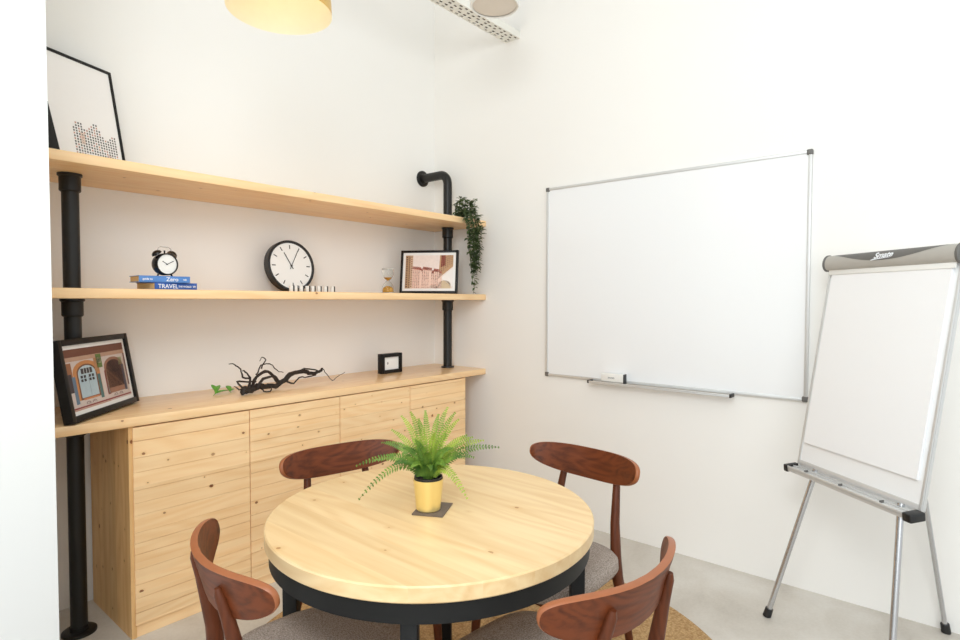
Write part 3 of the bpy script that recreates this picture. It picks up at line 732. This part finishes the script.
# clamp bar
bar = MB(); n = 14
def barprof(k):
    t = k/n; a = -PI*.5+t*PI      # half round front
    return (-.012-.020*math.cos(a), FH+.030+.032*math.sin(a))
x0, x1 = .002, FW-.006; nx = 40
prof_pts = [barprof(k) for k in range(n+1)]
grid = [[bar.bm.verts.new((x0+(x1-x0)*i/nx, y, z)) for (y, z) in prof_pts] for i in range(nx+1)]
bar.mat('light_grey_plastic')
for i in range(nx):
    for k in range(n):
        f = bar.bm.faces.new((grid[i][k], grid[i+1][k], grid[i+1][k+1], grid[i][k+1])); f.material_index = 0
back = [[bar.bm.verts.new((x0+(x1-x0)*i/nx, .012, z)) for z in (FH-.002, FH+.062)] for i in range(nx+1)]
for i in range(nx):
    for q in ((back[i][0], back[i+1][0], grid[i+1][0], grid[i][0]), (grid[i][n], grid[i+1][n], back[i+1][1], back[i][1]), (back[i][1], back[i+1][1], back[i+1][0], back[i][0])):
        bar.bm.faces.new(q).material_index = 0
bar.bm.faces.new([back[0][0]]+grid[0]+[back[0][1]]); bar.bm.faces.new([back[-1][0]]+grid[-1]+[back[-1][1]])
cb_ = bar.xform(BM).build('clamp_bar', None, fc)
# dark lens-shaped band wrapped over the bar
bd = MB().mat('grey_plastic'); nb = 48; mk = 10; rows = []
for i in range(nb+1):
    u = i/nb; x = x0+.02+(x1-x0-.04)*u
    lowt = .97-.55*(math.sin(PI*u)**.8)        # profile parameter of the lower edge
    row = []
    for k in range(mk+1):
        t = lowt+(1.0-lowt)*k/mk; a = -PI*.5+t*PI
        row.append(bd.bm.verts.new((x, -.012-.0207*math.cos(a), FH+.030+.0327*math.sin(a))))
    rows.append(row)
for i in range(nb):
    for k in range(mk): bd.bm.faces.new((rows[i][k], rows[i+1][k], rows[i+1][k+1], rows[i][k+1]))
bd.xform(BM).build('dark_band', None, cb_)
for x in (x0-.012, x1-.002):
    mb = MB(); mb.lathe([(0, 0), (.034, 0), (.037, .003), (.037, .011), (.034, .014), (0, .014)], 32, M=Matrix.Translation((x, -.008, FH+.030)) @ Matrix.Rotation(PI/2, 4, 'Y') @ Matrix.Diagonal((1, .72, 1, 1)))
    mb.xform(BM).build('end_cap', 'grey_plastic', cb_)
LM = BM @ Matrix.Translation((.262, -.0352, FH+.0295)) @ Matrix.Rotation(R(-2), 4, 'Y') @ Matrix.Rotation(PI/2-R(16), 4, 'X')
text_mesh('logo', 'Smate', .034, 'letter_white', cb_, LM, .0006, shear=.25, bold=.0006)
sw = MB(); sw.loft([(-.012, -.007, 0), (.0, -.0045, 0), (.02, -.0035, 0), (.05, -.003, 0), (.075, -.0035, 0)], [(.001, .0005), (.0028, .0005), (.0022, .0005), (.0014, .0005), (.0006, .0005)], 8, up=(0, 1, 0))
sw.xform(LM).build('logo_swoosh', 'letter_white', cb_)
# white clip strip under the bar
MB().box((.012, -.012, FH-.022), (FW-.012, -.0078, FH+.002), .0015).xform(BM).build('clip_strip', 'white_plastic', fc)
# pen tray
TM = BM @ Matrix.Rotation(R(15), 4, 'X')
mb = MB(); mb.box((.0, -.058, -.012), (FW+.002, -.001, -.006), .001); mb.box((.0, -.058, -.022), (FW+.002, -.053, .001), .0015)
mb.box((.0, -.030, -.006), (FW+.002, -.027, .0)); mb.xform(TM)
mb.box((.012, .002, -.026), (FW-.012, .016, -.0005)); 
pt = mb.build('pen_tray', 'aluminium', fc)
bmesh_fix = [Vector(v.co) for v in pt.data.vertices][-8:]
for v, q in zip(list(pt.data.vertices)[-8:], bmesh_fix): v.co = BM @ q
for xa, xb in ((-.010, .014), (FW-.016, FW+.020)):
    MB().box((xa, -.062, -.028), (xb, -.001, .003), .005, 3).xform(TM).build('end_cap', 'black_plastic', pt)
for u in (.17, .48, .80): MB().box((FW*u-.002, -.046, -.006), (FW*u+.002, -.028, .003), .0008).xform(TM).build('tray_divider', 'grey_plastic', pt)
def fleg(foot, topp, r=.0115):
    f, t = Vector(foot)-fc.location, Vector(topp)-fc.location
    lg = MB().loft([f+(t-f)*.02, t], r, 20).build('leg', 'chrome', fc)
    MB().loft([f+Vector((0, 0, .001)), f+(t-f).normalized()*.04], [.0175, .016], 20).build('foot', 'black_plastic', lg)
fleg((-.376, -2.447, 0), (-.358, -2.624, .69)); fleg((-.765, -2.925, 0), (-.632, -2.936, .69)); fleg((-.021, -3.062, 0), (-.300, -2.87, 1.42), .0095)

# ------------------------------------------------------------------ overhead things
lp = thing('pendant_lamp', 'gold pendant lamp shade hanging from above near the back wall shelves', 'lamp', (-2.032, -1.259, 2.40))
pr = [(.175, 0), (.1735, .04), (.165, .11), (.140, .17), (.095, .215), (.04, .235), (.03, .236)]
MB().lathe(pr, 72, cap=False).build('shade', 'gold_outer', lp)
MB().lathe([(.175, 0)]+[(r-.003, z-.002) for r, z in pr[1:]], 72, cap=False).build('shade_lining', 'gold_inner', lp)
MB().lathe([(0, .165), (.018, .168), (.030, .185), (.030, .20), (.016, .225), (0, .23)], 24).build('bulb', 'bulb_glow', lp)
MB().lathe([(0, .226), (.03, .228), (.03, .27), (.012, .285), (0, .286)], 24).build('socket', 'gold_outer', lp)
MB().loft([(0, 0, .28), (0, 0, CZ-2.40-.03)], .003, 8).build('cord', 'black_plastic', lp)
MB().lathe([(0, -.03), (.05, -.028), (.055, -.001), (0, -.001)], 32, (0, 0, CZ-2.40)).build('ceiling_rose', 'gold_outer', lp)

sl = thing('ceiling_spotlight', 'round white downlight with grey disc hanging beside the perforated tray', 'lamp', (-.877, -1.283, 2.85))
MB().lathe([(.108, .004), (.116, 0), (.121, .006), (.121, .09), (.105, .105), (0, .107)], 64, cap=False).build('housing', 'white_plastic', sl)
MB().lathe([(0, .0065), (.108, .0065)], 64, cap=False).build('diffuser', 'disc_beige', sl)
MB().loft([(0, 0, .105), (0, 0, CZ-2.85)], .01, 12).build('stem', 'white_plastic', sl)

# perforated tray running along under the ceiling, ending at the right wall
ct = thing('cable_tray', 'white perforated cable tray under the ceiling ending at the right wall', 'cable tray', (-1.2, -.735, 3.139))
xa, xb, ya, yb = -1.2, 1.1995, -.055, .055
mb = MB(); th = .0015
rows_y = [-.040, -.015, .015, .040]; sh = .0065
edges = [ya]+sum([[y-sh, y+sh] for y in rows_y], [])+[yb]
for i in range(0, len(edges), 2): mb.box((xa, edges[i], 0), (xb, edges[i+1], th))
for ri, y in enumerate(rows_y):
    x = xa; k = 0
    while x < xb:
        solid = .016+(.006 if (k+ri) % 3 else .03); mb.box((x, y-sh, 0), (min(x+solid, xb), y+sh, th)); x += solid+.024; k += 1
mb.box((xa, ya-.0015, 0), (xb, ya, .045)); mb.box((xa, yb, 0), (xb, yb+.0015, .045))
mb.build('tray_body', 'tray_white', ct, smooth=False)
for y in (-.035, -.012, .013, .036): MB().loft([(xa, y, .0125), (xb-.01, y, .0125)], .010, 10).build('slot_shade', 'coaster_dark', ct)  # dark rods added inside the tray so its slots look shaded

for x in (-1.1, -.45): MB().loft([(x, .0, .0), (x, .0, CZ-3.139)], .004, 8).build('hanger_rod', 'chrome', ct)

# ------------------------------------------------------------------ light
def area(name, loc_, rot, sx, sy, power, col=(1, 1, 1)):
    l = bpy.data.lights.new(name, 'AREA'); l.shape = 'RECTANGLE'; l.size = sx; l.size_y = sy; l.energy = power; l.color = col
    o = bpy.data.objects.new(name, l); C.objects.link(o); o.location = loc_; o.rotation_euler = rot; return o
def aim(o, t): o.rotation_euler = (Vector(t)-o.location).to_track_quat('-Z', 'Y').to_euler()
a1 = area('overhead_bounce_fill', (-2.7, -2.9, 3.85), (0, 0, 0), 2.4, 2.4, 16, (.905, .97, 1))  # added soft fill standing for flash bounced off the ceiling; no fixture there
a2 = area('unseen_rear_fill', (-5.4, -5.0, 1.8), (0, 0, 0), 3.0, 2.4, 66, (.90, .965, 1)); aim(a2, (-1.2, -1.2, 1.0))  # added frontal fill from behind the view; no window exists there
a3 = area('unseen_flash_key', (-3.45, -3.05, 2.75), (0, 0, 0), .9, .9, 35, (.915, .97, 1)); aim(a3, (-.9, -1., 1.4))  # unseen key standing for flash near the camera, placed from the shelf shadows
w = bpy.data.worlds.new('world'); bpy.context.scene.world = w; w.use_nodes = True
bg = w.node_tree.nodes['Background']; bg.inputs[0].default_value = (.915, .97, 1, 1); bg.inputs[1].default_value = 1.04

# ------------------------------------------------------------------ camera
cd = bpy.data.cameras.new('camera'); cam = bpy.data.objects.new('camera', cd); C.objects.link(cam)
F, YAW, PIT, ROL = 578.594, R(49.8322), R(1.8976), R(.1224)
cd.sensor_width = 36; cd.lens = F/960*36; cd.clip_start = .02
fw_ = Vector((math.sin(YAW)*math.cos(PIT), math.cos(YAW)*math.cos(PIT), -math.sin(PIT)))
rt = Vector((math.cos(YAW), -math.sin(YAW), 0)); up_ = rt.cross(fw_)
r2 = rt*math.cos(ROL)+up_*math.sin(ROL); u2 = -rt*math.sin(ROL)+up_*math.cos(ROL)
cam.matrix_world = Matrix.Translation((-3.1392, -3.1026, 1.4021)) @ Matrix((r2, u2, -fw_)).transposed().to_4x4()
sc = bpy.context.scene; sc.camera = cam
sc.view_settings.view_transform = 'Standard'; sc.view_settings.look = 'None'; sc.view_settings.gamma = 1; sc.view_settings.use_curve_mapping = False
sc.view_settings.exposure = -.06
sc.cycles.max_bounces = 10; sc.cycles.diffuse_bounces = 6; sc.cycles.sample_clamp_indirect = 6
